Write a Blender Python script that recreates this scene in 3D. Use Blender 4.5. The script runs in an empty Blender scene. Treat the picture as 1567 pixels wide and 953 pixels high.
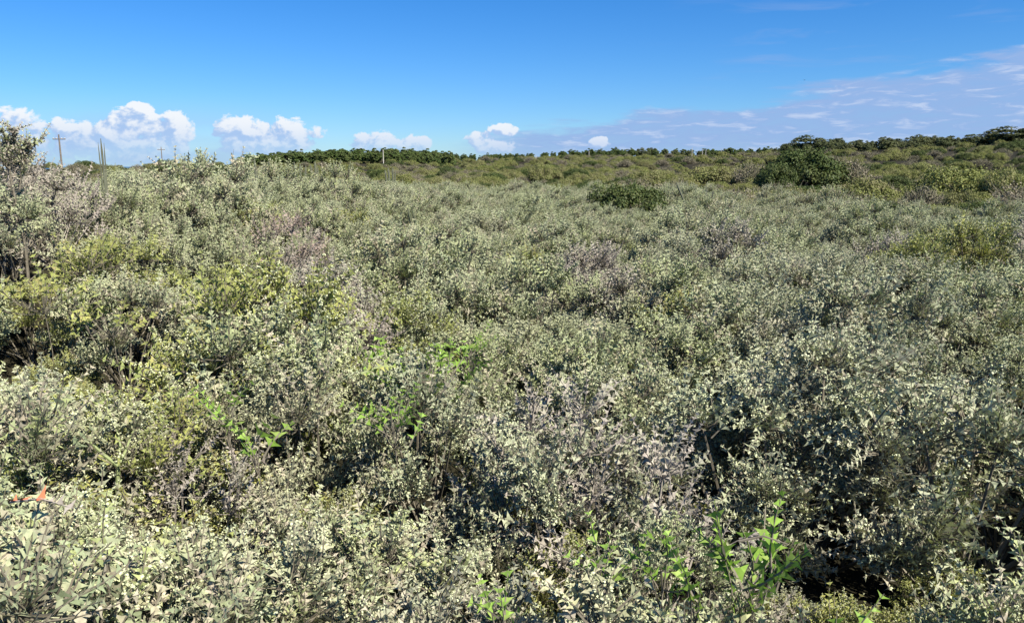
import bpy, math, random
import numpy as np
from mathutils import Matrix, Vector

# ------------------------------------------------------------------ camera, sky, sun, exposure
scene = bpy.context.scene
COL = scene.collection
PITCH = math.radians(10.6)          # camera looks this far below the horizon
F = 1184.0                          # focal length in photo pixels (photo is 1567 px wide)
EYE = 1.75
cam_data = bpy.data.cameras.new('camera')
cam = bpy.data.objects.new('camera', cam_data)
COL.objects.link(cam)
cam.location = (0, 0, EYE)
cam.rotation_euler = (math.pi / 2 - PITCH, 0, 0)
cam_data.sensor_fit = 'HORIZONTAL'
cam_data.sensor_width = 36.0
cam_data.lens = 36.0 * F / 1567.0
cam_data.clip_start = 0.05
cam_data.clip_end = 80000
scene.camera = cam

SUN_AZ, SUN_EL = math.radians(132), math.radians(47)
scene.view_settings.view_transform = 'Standard'
scene.view_settings.look = 'None'
scene.view_settings.gamma = 1.0
scene.view_settings.use_curve_mapping = False
scene.view_settings.exposure = 1.0
try:
    scene.cycles.max_bounces = 4
    scene.cycles.diffuse_bounces = 1
    scene.cycles.transmission_bounces = 2
    scene.cycles.transparent_max_bounces = 4
except Exception:
    pass

sun_data = bpy.data.lights.new('sun', 'SUN')
sun_data.energy = 5.0
sun_data.angle = math.radians(0.53)
sun_data.color = (1.0, 0.935, 0.80)
sun = bpy.data.objects.new('sun', sun_data)
COL.objects.link(sun)
sd = Vector((math.sin(SUN_AZ) * math.cos(SUN_EL), math.cos(SUN_AZ) * math.cos(SUN_EL), math.sin(SUN_EL)))
sun.location = sd * 50
sun.rotation_euler = sd.to_track_quat('Z', 'Y').to_euler()


def ray(px, py):
    """world direction of a photo pixel"""
    dx, dz = (px - 783.5) / F, (476.5 - py) / F
    c, s = math.cos(PITCH), math.sin(PITCH)
    return Vector((dx, c + dz * s, -s + dz * c))


def azel(px, py):
    d = ray(px, py).normalized()
    return math.degrees(math.atan2(d.x, d.y)), math.degrees(math.asin(d.z))


world = bpy.data.worlds.new('World')
scene.world = world
world.use_nodes = True


class NT:
    """terse node-tree writer"""
    def __init__(self, tree): self.t = tree

    def put(self, sock, v):
        if isinstance(v, bpy.types.NodeSocket): self.t.links.new(v, sock)
        else: sock.default_value = v

    def node(self, kind, **kw):
        n = self.t.nodes.new(kind)
        for k, v in kw.items(): setattr(n, k, v)
        return n

    def m(self, op, a, b=0.0, c=None, clamp=False):
        n = self.node('ShaderNodeMath', operation=op, use_clamp=clamp)
        self.put(n.inputs[0], a); self.put(n.inputs[1], b)
        if c is not None: self.put(n.inputs[2], c)
        return n.outputs[0]

    def step(self, x, a, b, lo=0.0, hi=1.0):
        n = self.node('ShaderNodeMapRange', interpolation_type='SMOOTHSTEP')
        for i, v in enumerate((x, a, b, lo, hi)): self.put(n.inputs[i], v)
        return n.outputs[0]

    def noise(self, vec, scale, detail=4.0, rough=0.5, dist=0.0):
        n = self.node('ShaderNodeTexNoise')
        if vec is not None: self.put(n.inputs['Vector'], vec)
        n.inputs['Scale'].default_value = scale; n.inputs['Detail'].default_value = detail
        n.inputs['Roughness'].default_value = rough; n.inputs['Distortion'].default_value = dist
        return n.outputs[0]

    def mix(self, f, a, b, blend='MIX'):
        n = self.node('ShaderNodeMix', data_type='RGBA', blend_type=blend)
        self.put(n.inputs[0], f)
        for i, v in ((6, a), (7, b)):
            self.put(n.inputs[i], v if isinstance(v, bpy.types.NodeSocket) else (*v, 1.0) if len(v) == 3 else v)
        return n.outputs[2]

    def ramp(self, f, stops, interp='LINEAR'):
        n = self.node('ShaderNodeValToRGB')
        n.color_ramp.interpolation = interp
        e = n.color_ramp.elements
        while len(e) < len(stops): e.new(0.5)
        for k, (p, c) in enumerate(stops): e[k].position = p; e[k].color = (*c, 1)
        self.put(n.inputs[0], f)
        return n.outputs[0]

    def vec(self, x, y, z=0.0):
        n = self.node('ShaderNodeCombineXYZ')
        for i, v in enumerate((x, y, z)): self.put(n.inputs[i], v)
        return n.outputs[0]


# cumulus banks: (left px, right px, top px, base px) seen in the photo, turned into azimuth/elevation ellipses
BANKS = [(-180, 120, 156, 240), (50, 200, 178, 232), (160, 250, 152, 212), (195, 305, 168, 222), (100, 310, 188, 244),
         (318, 400, 168, 216), (366, 496, 178, 222), (320, 490, 198, 234), (535, 612, 200, 232), (600, 662, 204, 232),
         (712, 760, 196, 222), (740, 795, 188, 206), (725, 790, 212, 234), (898, 934, 208, 224)]


def build_world():
    t = world.node_tree
    t.nodes.clear()
    N = NT(t)
    sky = N.node('ShaderNodeTexSky', sky_type='NISHITA', sun_disc=False, sun_elevation=SUN_EL, sun_rotation=SUN_AZ,
                 air_density=1.0, dust_density=0.15, ozone_density=3.0, altitude=5.0)
    hs = N.node('ShaderNodeHueSaturation')
    hs.inputs['Saturation'].default_value = 1.15
    hs.inputs['Hue'].default_value = 0.5
    tint = N.mix(1.0, sky.outputs[0], (0.74, 1.04, 1.50), 'MULTIPLY')
    t.links.new(tint, hs.inputs['Color'])
    base = hs.outputs['Color']
    tc = N.node('ShaderNodeTexCoord')
    sp = N.node('ShaderNodeSeparateXYZ')
    t.links.new(tc.outputs['Generated'], sp.inputs[0])
    deg = 180 / math.pi
    az = N.m('MULTIPLY', N.m('ARCTAN2', sp.outputs[0], sp.outputs[1]), deg)
    el = N.m('MULTIPLY', N.m('ARCSINE', sp.outputs[2]), deg)

    # density group
    g = bpy.data.node_groups.new('cumulus_density', 'ShaderNodeTree')
    g.interface.new_socket('az', in_out='INPUT', socket_type='NodeSocketFloat')
    g.interface.new_socket('el', in_out='INPUT', socket_type='NodeSocketFloat')
    g.interface.new_socket('d', in_out='OUTPUT', socket_type='NodeSocketFloat')
    G = NT(g)
    gi, go = g.nodes.new('NodeGroupInput'), g.nodes.new('NodeGroupOutput')
    a, e = gi.outputs[0], gi.outputs[1]
    banks = []
    for (l, r, tp, bs) in BANKS:
        a0, e1 = azel(l, tp); a1, e0 = azel(r, bs)
        banks.append(((a0 + a1) / 2, abs(a1 - a0) / 2, e0 + 0.38 * (e1 - e0), (e1 - e0) * 0.60))
    rr = random.Random(5)
    for k in range(22):                                   # the same kind of banks go on round the horizon
        c = rr.choice((-1, 1)) * rr.uniform(48, 178)
        w = rr.uniform(2, 8); h = rr.uniform(1.0, 2.6)
        banks.append((c, w, rr.uniform(1.2, 3.4), h * 0.7))
    cur = None
    for (ca, wa, ce, we) in banks:
        u = G.m('MULTIPLY', G.m('SUBTRACT', a, ca), 1 / wa)
        v = G.m('MULTIPLY', G.m('SUBTRACT', e, ce), 1 / we)
        s = G.m('ADD', G.m('MULTIPLY', u, u), G.m('MULTIPLY', v, v))
        q = G.m('SUBTRACT', 1.0, s)
        cur = q if cur is None else G.m('MAXIMUM', cur, q)
    cur = G.m('MAXIMUM', cur, -1.5)
    P = G.vec(a, G.m('MULTIPLY', e, 1.25))
    n1 = G.noise(P, 0.55, 7.0, 0.60, 0.4)
    n2 = G.noise(P, 1.7, 5.0, 0.55, 0.2)
    f = G.m('ADD', G.m('MULTIPLY', G.m('SUBTRACT', n1, 0.5), 3.6), G.m('MULTIPLY', G.m('SUBTRACT', n2, 0.5), 1.2))
    d = G.m('ADD', G.m('MULTIPLY', cur, 0.9), f)
    g.links.new(d, go.inputs[0])

    def dens(x, y):
        n = N.node('ShaderNodeGroup'); n.node_tree = g
        N.put(n.inputs[0], x); N.put(n.inputs[1], y)
        return n.outputs[0]
    d0 = dens(az, el)
    d1 = dens(N.m('ADD', az, 0.42), N.m('ADD', el, 0.42))
    mask = N.step(d0, 0.0, 0.40)
    lit = N.step(N.m('SUBTRACT', d0, N.m('MULTIPLY', d1, 0.92)), -0.30, 0.55)
    low = N.step(el, 0.4, 3.6)
    lit = N.m('MULTIPLY', lit, N.m('ADD', 0.35, N.m('MULTIPLY', low, 0.65)))
    ccol = N.mix(lit, (4.3, 6.1, 9.3), (9.8, 10.1, 10.5))
    mask = N.m('MULTIPLY', mask, N.step(el, 0.1, 2.4, 0.45, 0.96))

    # soft veil of blue-grey haze cloud behind the cumulus on the seaward side
    PH = N.vec(N.m('MULTIPLY', az, 0.12), N.m('MULTIPLY', el, 0.5))
    nv = N.noise(PH, 1.0, 4.0, 0.5)
    veil = N.m('MULTIPLY', N.step(el, 5.0, 0.6), N.step(az, -12.0, -22.0))
    veil = N.m('MULTIPLY', veil, N.step(nv, 0.32, 0.62, 0.25, 0.75))
    c1 = N.mix(veil, base, (3.9, 5.9, 8.8))

    # stratus sheet rising to the right
    xs = [azel(700, 205), azel(1000, 172), azel(1280, 128), azel(1567, 72)]
    su = N.node('ShaderNodeFloatCurve')
    A0, A1, E1 = xs[0][0], 80.0, 16.0
    N.put(su.inputs['Value'], N.m('MULTIPLY', N.m('SUBTRACT', az, A0), 1 / (A1 - A0), clamp=True))
    cv = su.mapping.curves[0]
    pts = [(0, xs[0][1] / E1)] + [((x - A0) / (A1 - A0), y / E1) for x, y in xs[1:]] + [(0.62, 0.66), (1, 0.7)]
    cv.points[0].location = pts[0]; cv.points[1].location = pts[-1]
    for p in pts[1:-1]: cv.points.new(*p)
    su.mapping.update()
    top = N.m('MULTIPLY', su.outputs[0], E1)
    PS = N.vec(N.m('ADD', N.m('MULTIPLY', az, 0.16), N.m('MULTIPLY', el, -0.05)), N.m('MULTIPLY', el, 0.85))
    ns = N.noise(PS, 1.0, 6.0, 0.58, 0.3)
    nb = N.noise(PS, 2.3, 6.0, 0.62, 0.5)
    edge = N.m('ADD', N.m('SUBTRACT', top, el), N.m('MULTIPLY', N.m('SUBTRACT', ns, 0.5), 4.2))
    st = N.step(edge, -0.2, 0.8)
    lowedge = N.m('SUBTRACT', N.m('SUBTRACT', el, N.m('MULTIPLY', top, 0.22)), N.m('MULTIPLY', N.m('SUBTRACT', 0.5, ns), -2.4))
    st = N.m('MULTIPLY', st, N.step(lowedge, -1.4, 0.9, 0.12, 1.0))
    st = N.m('MULTIPLY', st, N.step(az, A0 - 1.5, A0 + 6))
    st = N.m('MULTIPLY', st, N.step(nb, 0.25, 0.6, 0.72, 0.95))
    scol = N.mix(N.step(nb, 0.50, 0.70), (3.3, 5.0, 8.5), (5.7, 6.9, 9.4))
    c2 = N.mix(st, c1, scol)
    # faint wisps above the sheet
    PW = N.vec(N.m('MULTIPLY', az, 0.11), N.m('MULTIPLY', el, 0.8), 7.0)
    nw = N.noise(PW, 1.0, 5.0, 0.55, 0.5)
    wisp = N.m('MULTIPLY', N.step(nw, 0.52, 0.72), 0.38)
    wisp = N.m('MULTIPLY', wisp, N.m('MULTIPLY', N.step(az, 8, 20), N.step(el, 12.5, 9.0)))
    c2 = N.mix(wisp, c2, (3.6, 4.9, 8.2))
    c3 = N.mix(mask, c2, ccol)
    bg = N.node('ShaderNodeBackground')
    t.links.new(c3, bg.inputs[0])
    bg.inputs[1].default_value = 0.047
    out = N.node('ShaderNodeOutputWorld')
    t.links.new(bg.outputs[0], out.inputs[0])


build_world()

# ------------------------------------------------------------------ helpers
RNG = np.random.default_rng(11)
random.seed(11)


def mesh_of(name, V, T, mats=(), mi=None, rnd=None, smooth=False):
    me = bpy.data.meshes.new(name)
    V = np.asarray(V, np.float32); T = np.asarray(T, np.int32)
    k = T.shape[1]
    me.vertices.add(len(V)); me.vertices.foreach_set('co', V.ravel())
    me.loops.add(T.size); me.loops.foreach_set('vertex_index', T.ravel())
    me.polygons.add(len(T)); me.polygons.foreach_set('loop_start', np.arange(0, T.size, k, dtype=np.int32))
    for m in mats: me.materials.append(m)
    if mi is not None: me.polygons.foreach_set('material_index', np.asarray(mi, np.int32))
    me.polygons.foreach_set('use_smooth', np.full(len(T), smooth))
    if rnd is not None:
        a = me.attributes.new('rnd', 'FLOAT', 'POINT'); a.data.foreach_set('value', np.asarray(rnd, np.float32))
    me.update(calc_edges=True)
    return me


def link(name, me, parent=None, M=None, mat=None):
    o = bpy.data.objects.new(name, me)
    COL.objects.link(o)
    if parent is not None: o.parent = parent
    if M is not None: o.matrix_basis = M
    if mat is not None:
        o.material_slots[0].link = 'OBJECT'; o.material_slots[0].material = mat
    return o


def tag(o, label=None, cat=None, group=None, kind=None):
    if label: o['label'] = label
    if cat: o['category'] = cat
    if group: o['group'] = group
    if kind: o['kind'] = kind
    return o


def empty(name, M=None):
    o = bpy.data.objects.new(name, None)
    o.empty_display_size = 0.1
    COL.objects.link(o)
    if M is not None: o.matrix_basis = M
    return o


def smooth(a, b, x):
    t = np.clip((np.asarray(x, float) - a) / (b - a), 0, 1)
    return t * t * (3 - 2 * t)


def frames(d, roll):
    """Nx3x3 rotations whose third column is d"""
    d = d / np.linalg.norm(d, axis=1, keepdims=True)
    ref = np.where(np.abs(d[:, 2:3]) > 0.95, np.array([[1., 0, 0]]), np.array([[0., 0, 1]]))
    u = np.cross(ref, d); u /= np.linalg.norm(u, axis=1, keepdims=True)
    v = np.cross(d, u)
    c, s = np.cos(roll)[:, None], np.sin(roll)[:, None]
    return np.stack([u * c + v * s, -u * s + v * c, d], axis=2)


class Acc:
    def __init__(self): self.V, self.T, self.R, self.n = [], [], [], 0

    def add(self, V, T, r=0.0):
        V = np.asarray(V, float)
        self.V.append(V); self.T.append(np.asarray(T) + self.n); self.n += len(V)
        self.R.append(np.full(len(V), r) if np.isscalar(r) else r)

    def get(self):
        if not self.V: return np.zeros((0, 3)), np.zeros((0, 3), int), np.zeros(0)
        return np.concatenate(self.V), np.concatenate(self.T), np.concatenate(self.R)


def tube(P, rad, sides=4, cap=True):
    P = np.asarray(P, float); n = len(P)
    rad = np.broadcast_to(np.asarray(rad, float), (n,))
    d = np.gradient(P, axis=0) if n > 2 else np.repeat((P[-1:] - P[:1]), n, 0)
    Fm = frames(d + 1e-9, np.zeros(n))
    a = np.arange(sides) * 2 * math.pi / sides
    ring = np.stack([np.cos(a), np.sin(a), 0 * a], 1)
    V = (P[:, None, :] + np.einsum('nij,kj->nki', Fm, ring) * rad[:, None, None]).reshape(-1, 3)
    T = []
    for i in range(n - 1):
        for k in range(sides):
            a0, a1 = i * sides + k, i * sides + (k + 1) % sides
            T += [(a0, a1, a1 + sides), (a0, a1 + sides, a0 + sides)]
    if cap:
        V = np.vstack([V, P[-1]])
        b = (n - 1) * sides
        T += [(b + k, b + (k + 1) % sides, len(V) - 1) for k in range(sides)]
    return V, np.array(T)


# ------------------------------------------------------------------ materials
def new_mat(name):
    m = bpy.data.materials.new(name); m.use_nodes = True
    N = NT(m.node_tree)
    return m, N, m.node_tree.nodes['Principled BSDF']


def leaf_mat(name, stops, rough=0.65, spec=0.12, trans=0.16, patch=None, patch_f=0.5, patch_scale=0.9, vary=1.0):
    """leaf colour picked from a ramp by each shoot's own random value plus the plant's; slow world-space patches"""
    m, N, bsdf = new_mat(name)
    at = N.node('ShaderNodeAttribute', attribute_name='rnd')
    oi = N.node('ShaderNodeObjectInfo')
    v = N.m('FRACT', N.m('ADD', at.outputs['Fac'], N.m('MULTIPLY', oi.outputs['Random'], vary)))
    col = N.ramp(v, stops)
    geo = N.node('ShaderNodeNewGeometry')
    if patch is not None:
        nz = N.noise(geo.outputs['Position'], patch_scale, 3.0, 0.55)
        col = N.mix(N.step(nz, 0.50, 0.70, 0.0, patch_f), col, patch)
    fine = N.noise(geo.outputs['Position'], 60.0, 2.0, 0.5)
    col = N.mix(1.0, col, N.ramp(fine, [(0.25, (0.72,) * 3), (0.75, (1.2,) * 3)]), 'MULTIPLY')
    N.t.links.new(col, bsdf.inputs['Base Color'])
    bsdf.inputs['Roughness'].default_value = rough
    bsdf.inputs['Specular IOR Level'].default_value = spec
    tr = N.node('ShaderNodeBsdfTranslucent')
    N.t.links.new(N.mix(1.0, col, (1.05, 1.15, 0.6), 'MULTIPLY'), tr.inputs['Color'])
    mx = N.node('ShaderNodeMixShader'); mx.inputs[0].default_value = trans
    N.t.links.new(bsdf.outputs[0], mx.inputs[1]); N.t.links.new(tr.outputs[0], mx.inputs[2])
    N.t.links.new(mx.outputs[0], N.t.nodes['Material Output'].inputs[0])
    return m


def plain_mat(name, c, rough=0.8, c2=None, scale=8.0, bump=0.0):
    m, N, bsdf = new_mat(name)
    tc = N.node('ShaderNodeTexCoord')
    nz = N.noise(tc.outputs['Object'], scale, 5.0, 0.6)
    N.t.links.new(N.mix(N.step(nz, 0.3, 0.7), c, c2 or tuple(x * 0.6 for x in c)), bsdf.inputs['Base Color'])
    bsdf.inputs['Roughness'].default_value = rough
    bsdf.inputs['Specular IOR Level'].default_value = 0.25
    if bump:
        b = N.node('ShaderNodeBump'); b.inputs['Strength'].default_value = bump
        N.t.links.new(nz, b.inputs['Height']); N.t.links.new(b.outputs[0], bsdf.inputs['Normal'])
    return m


GREY = [(0.0, (.31, .35, .185)), (.3, (.38, .415, .235)), (.5, (.42, .45, .28)), (.62, (.30, .36, .21)),
        (.74, (.455, .44, .295)), (.84, (.46, .40, .31)), (.93, (.40, .45, .19)), (1., (.31, .35, .185))]
MAUVE = [(0., (.36, .31, .27)), (.35, (.32, .285, .24)), (.6, (.44, .395, .34)), (.8, (.33, .33, .24)), (1., (.36, .31, .27))]
SILVER = [(0., (.345, .375, .24)), (.4, (.425, .44, .30)), (.7, (.27, .315, .19)), (.87, (.44, .40, .30)), (1., (.345, .375, .24))]
YELLOW = [(0., (.29, .325, .095)), (.4, (.37, .385, .125)), (.6, (.25, .30, .11)), (.8, (.42, .42, .13)), (.92, (.33, .29, .13)), (1., (.29, .325, .095))]
BROWN = [(0., (.29, .22, .185)), (.4, (.35, .275, .23)), (.7, (.24, .195, .155)), (1., (.29, .22, .185))]
BRIGHT = [(0., (.22, .37, .06)), (.3, (.29, .44, .085)), (.55, (.17, .29, .055)), (.8, (.34, .44, .12)), (1., (.22, .37, .06))]
OLIVE = [(0., (.165, .185, .056)), (.3, (.225, .24, .078)), (.5, (.13, .16, .054)), (.7, (.27, .27, .115)), (.85, (.24, .215, .12)), (1., (.165, .185, .056))]
DARK = [(0., (.055, .082, .026)), (.4, (.078, .105, .032)), (.7, (.060, .085, .034)), (.9, (.11, .125, .042)), (1., (.055, .082, .026))]
DRAB = [(0., (0.188, 0.169, 0.114)), (.5, (0.250, 0.219, 0.162)), (.8, (0.138, 0.144, 0.078)), (1., (0.188, 0.169, 0.114))]
PINE = [(0., (.060, .095, .028)), (.4, (.09, .13, .035)), (.6, (.07, .10, .036)), (.85, (.12, .14, .045)), (1., (.060, .095, .028))]
GUM = [(0., (.095, .115, .05)), (.5, (.14, .15, .072)), (.8, (.075, .095, .045)), (1., (.095, .115, .05))]

M = {
    'grey': leaf_mat('grey_green_leaf', GREY, patch=(.42, .37, .30), patch_f=.45),
    'mauve': leaf_mat('dry_mauve_leaf', MAUVE, rough=.6, trans=.05),
    'silver': leaf_mat('silvery_leaf', SILVER, rough=.55, spec=.18, patch=(.40, .35, .30), patch_f=.4),
    'yellow': leaf_mat('yellow_green_leaf', YELLOW, trans=.2),
    'brown': leaf_mat('brown_leaf', BROWN, rough=.7, trans=.03),
    'bright': leaf_mat('bright_green_leaf', BRIGHT, rough=.45, trans=.3),
    'olive': leaf_mat('olive_leaf', OLIVE, patch=(.13, .115, .07), patch_f=.6, patch_scale=.12),
    'dark': leaf_mat('dark_green_leaf', DARK, rough=.5),
    'drab': leaf_mat('drab_leaf', DRAB, rough=.7, trans=.03),
    'pine': leaf_mat('pine_needle', PINE, rough=.6, trans=.05),
    'gum': leaf_mat('gum_leaf', GUM, rough=.55),
    'flower': plain_mat('cream_flower', (.60, .61, .41), .6, (.52, .56, .31), 30.),
    'twig': plain_mat('grey_twig', (.19, .17, .13), .85, (.11, .095, .07), 40.),
    'paletwig': plain_mat('pale_dead_twig', (.33, .30, .26), .8, (.22, .19, .16), 40.),
    'greenstem': plain_mat('pale_green_stem', (.27, .31, .14), .6, (.19, .23, .10), 25.),
    'orange': plain_mat('orange_leaf', (.62, .19, .08), .6, (.50, .14, .08), 50.),
    'cactus': plain_mat('cactus_skin', (.075, .10, .055), .6, (.12, .12, .075), 9., .2),
    'drycactus': plain_mat('grey_cactus_skin', (.15, .16, .11), .7, (.10, .105, .075), 9., .2),
    'pole': plain_mat('concrete_pole', (.55, .53, .48), .8, (.42, .40, .36), 2.),
    'woodpole': plain_mat('weathered_wood', (.20, .17, .14), .85, (.13, .11, .09), 4.),
    'bark': plain_mat('bark', (.10, .075, .055), .9, (.06, .045, .035), 6.),
    'bird': plain_mat('dark_plumage', (.03, .03, .035), .7),
}

# ------------------------------------------------------------------ terrain
#        photo column, skyline ground row, distance of that skyline
SKY = np.array([(-900, 275, 260), (0, 268, 260), (240, 258, 300), (345, 258, 380), (400, 252, 430), (450, 247, 450), (530, 241, 460),
                (600, 241, 460), (650, 243, 460), (690, 246, 480), (740, 247, 560), (800, 245, 600), (900, 241, 600), (1000, 240, 600),
                (1100, 241, 560), (1200, 237, 400), (1300, 235, 330), (1400, 232, 320), (1480, 227, 300), (1567, 223, 290), (2400, 220, 290)])


def ground(x, y):
    x, y = np.asarray(x, float), np.asarray(y, float)
    r = np.hypot(x, y) + 1e-6
    az = np.clip(np.arctan2(x, y), -1.2, 1.2)
    col = 783.5 + F * np.tan(az) / math.cos(PITCH)
    row = np.interp(col, SKY[:, 0], SKY[:, 1]); rs = np.interp(col, SKY[:, 0], SKY[:, 2])
    zs = EYE + rs * np.tan(np.arctan((476.5 - row) / F) - PITCH)
    front = smooth(-0.35, 0.15, y / r)
    t = np.clip((r - 45) / (rs - 45), 0, 1)
    t = t * t * (3 - 2 * t) * 0.45 + 0.55 * t
    hill = smooth(330, 420, col) * smooth(740, 690, col)          # the wooded hill stands up from a flat foot
    t = t * (1 - hill) + hill * (.15 * t + .85 * np.clip((r - 300) / (rs - 300), 0, 1))
    z = zs * t * front
    # the dune on the left that lifts its shrubs to eye level
    ridge = (0.60 + 0.40 * smooth(-2.5, -3.6, x) * smooth(8, 5.5, y)) * smooth(-1.0, -3.3, x + 0.02 * y) * smooth(2.2, 5.6, y) * (1 - 0.75 * smooth(13, 26, y)) * (1 - 0.5 * smooth(-7, -14, x))
    z = z + ridge
    # gentle dune swell, growing with distance
    s = (np.sin(x * 0.21 + 0.5) * np.cos(y * 0.17 + 1.1) + 0.6 * np.sin(x * 0.083 - y * 0.11 + 2.0) + 0.5 * np.sin(y * 0.31 + x * 0.05))
    z = z + s * 0.05 * smooth(6, 22, r) + s * 0.35 * smooth(40, 90, r) * (1 - 0.5 * smooth(300, 500, r))
    b = np.sin(x * 0.035 + 1.0) * np.cos(y * 0.028 + 0.4) + 0.5 * np.sin(x * 0.06 - y * 0.045)
    z = z + b * 0.9 * smooth(70, 150, r) * (1 - smooth(300, 450, r))
    # the seaward side falls away to the beach
    z = z - 26 * smooth(240, 150, col) * smooth(170, 420, r) * front
    return z


def gz(x, y): return float(ground(x, y))


def on_ground(px, d):
    """point on the ground in the direction of photo column px at horizontal distance d"""
    v = ray(px, 257); h = math.hypot(v.x, v.y)
    x, y = v.x / h * d, v.y / h * d
    return Vector((x, y, gz(x, y)))


def canopy_at(px, py, h=0.85):
    """where the ray of a photo pixel meets the top of the scrub (ground + h)"""
    v = ray(px, py); o = Vector((0, 0, EYE)); t = 0.6
    while t < 60:
        p = o + v * t
        if p.z <= gz(p.x, p.y) + h: return p
        t += 0.03 * max(1, t / 3)
    return o + v * 30


def build_ground():
    rings = np.concatenate([[0.0], np.geomspace(0.4, 9000, 210)])
    S = 288
    a = np.arange(S) * 2 * math.pi / S
    x = rings[1:, None] * np.sin(a); y = rings[1:, None] * np.cos(a)
    z = ground(x, y)
    V = np.vstack([[[0, 0, gz(0, 0)]], np.stack([x, y, z], 2).reshape(-1, 3)])
    i = np.arange(len(rings) - 2)[:, None] * S + 1; k = np.arange(S)[None]; k2 = (k + 1) % S
    T = np.concatenate([np.stack([i + k, i + k2, i + S + k2], 2).reshape(-1, 3), np.stack([i + k, i + S + k2, i + S + k], 2).reshape(-1, 3),
                        np.stack([0 * k[0], 1 + k2[0], 1 + k[0]], 1)])
    T = T[:, ::-1]
    m, N, bsdf = new_mat('scrub_soil')
    geo = N.node('ShaderNodeNewGeometry')
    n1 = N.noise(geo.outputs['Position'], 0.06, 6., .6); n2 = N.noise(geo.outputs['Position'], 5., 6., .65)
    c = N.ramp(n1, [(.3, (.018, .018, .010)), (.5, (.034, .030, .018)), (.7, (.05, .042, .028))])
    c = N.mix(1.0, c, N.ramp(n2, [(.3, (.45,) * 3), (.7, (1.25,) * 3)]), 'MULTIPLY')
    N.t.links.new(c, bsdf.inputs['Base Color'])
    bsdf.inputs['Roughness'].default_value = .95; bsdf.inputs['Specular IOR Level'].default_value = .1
    bp = N.node('ShaderNodeBump'); bp.inputs['Strength'].default_value = .8; bp.inputs['Distance'].default_value = .05
    N.t.links.new(n2, bp.inputs['Height']); N.t.links.new(bp.outputs[0], bsdf.inputs['Normal'])
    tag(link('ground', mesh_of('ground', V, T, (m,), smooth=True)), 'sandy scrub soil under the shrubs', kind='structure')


build_ground()


def build_sea():
    S = 96
    a = np.arange(S) * 2 * math.pi / S
    V = np.vstack([[[0, 0, -10.]], np.stack([60000 * np.sin(a), 60000 * np.cos(a), -10 + 0 * a], 1)])
    k = np.arange(S)
    T = np.stack([0 * k, 1 + (k + 1) % S, 1 + k], 1)
    m, N, bsdf = new_mat('sea_water')
    bsdf.inputs['Base Color'].default_value = (.03, .085, .14, 1); bsdf.inputs['Roughness'].default_value = .25
    geo = N.node('ShaderNodeNewGeometry')
    bp = N.node('ShaderNodeBump'); bp.inputs['Strength'].default_value = .6
    N.t.links.new(N.noise(geo.outputs['Position'], .25, 6., .6), bp.inputs['Height']); N.t.links.new(bp.outputs[0], bsdf.inputs['Normal'])
    tag(link('sea', mesh_of('sea', V, T, (m,))), 'blue sea beyond the dunes', kind='structure')


build_sea()

# ------------------------------------------------------------------ thorn shoots (flat triangular spines in opposite, crossing pairs)
SPINE_T = np.array([(0, 1, 3), (0, 3, 4), (1, 2, 3)])


def spine_verts(L, w, bend, fold):
    return np.array([(0.001, 0, -.50 * w), (.42 * L, fold, -.13 * w), (L, bend, .16 * L), (.40 * L, fold, .27 * w), (0.001, 0, .50 * w)])


FLOWER_T = np.array([(0, 1, 2), (0, 2, 3), (0, 3, 1), (4, 2, 1), (4, 3, 2), (4, 1, 3)])


def flower_verts(s):
    a = np.arange(3) * 2.094
    return np.vstack([[0, 0, 0], np.stack([.5 * s * np.cos(a), .5 * s * np.sin(a), 0 * a + .65 * s], 1), [0, 0, 1.15 * s]])


def Rz(a):
    c, s = math.cos(a), math.sin(a)
    return np.array([(c, -s, 0), (s, c, 0), (0, 0, 1)])


def make_shoot(rng, length=None, big=1.0, flowers=True):
    L0 = length or rng.uniform(.085, .15)
    n = max(4, int(L0 / rng.uniform(.013, .018)))
    bx, by = rng.uniform(-.25, .25, 2) * L0
    pos = lambda t: np.array([bx * t * t, by * t * t, L0 * t])
    stem = tube(np.array([pos(t) for t in np.linspace(-.25, 1, 4)]), [.0028, .0024, .0018, .0009], 3)
    leaves, fl = [], Acc()
    a0 = rng.uniform(0, 6.28)
    for i in range(n):
        t = (i + .5) / n
        L = rng.uniform(.017, .031) * big * (1.05 - .55 * t ** 2) * (1.0 if rng.random() > .12 else 1.2)
        w = L * rng.uniform(.55, .95)
        for k in (0, 1):
            if rng.random() < .08: continue
            R = Rz(a0 + i * math.pi / 2 + k * math.pi + rng.normal(0, .18))
            tilt = rng.normal(.15, .22)
            c, s = math.cos(tilt), math.sin(tilt)
            Ry = np.array([(c, 0, -s), (0, 1, 0), (s, 0, c)])
            leaves.append((R @ Ry, pos(t), L, w, rng.normal(0, .22) * L, rng.normal(0, .07) * L))
            if flowers and t > .2:
                for _ in range(int(rng.integers(2, 5)) if rng.random() < .42 else 0):
                    d = R @ np.array([1., rng.normal(0, .8), rng.normal(.2, .7)])
                    Fm = frames(d[None], np.array([rng.uniform(0, 6)]))[0]
                    fl.add(flower_verts(rng.uniform(.0055, .0078)) @ Fm.T + pos(t) + d / np.linalg.norm(d) * .003, FLOWER_T)
    lf = Acc()
    for (R, p, L, w, b, f) in leaves:
        lf.add(spine_verts(L, w, b, f) @ R.T + p, SPINE_T)
    return dict(stem=stem, leaves=leaves, leaf=lf.get(), flower=fl.get())


SHOOTS = [make_shoot(RNG) for _ in range(10)]
BARE = [make_shoot(RNG, flowers=False) for _ in range(6)]
BIGSHOOTS = [make_shoot(RNG, big=1.55, flowers=False) for _ in range(5)]


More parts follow.
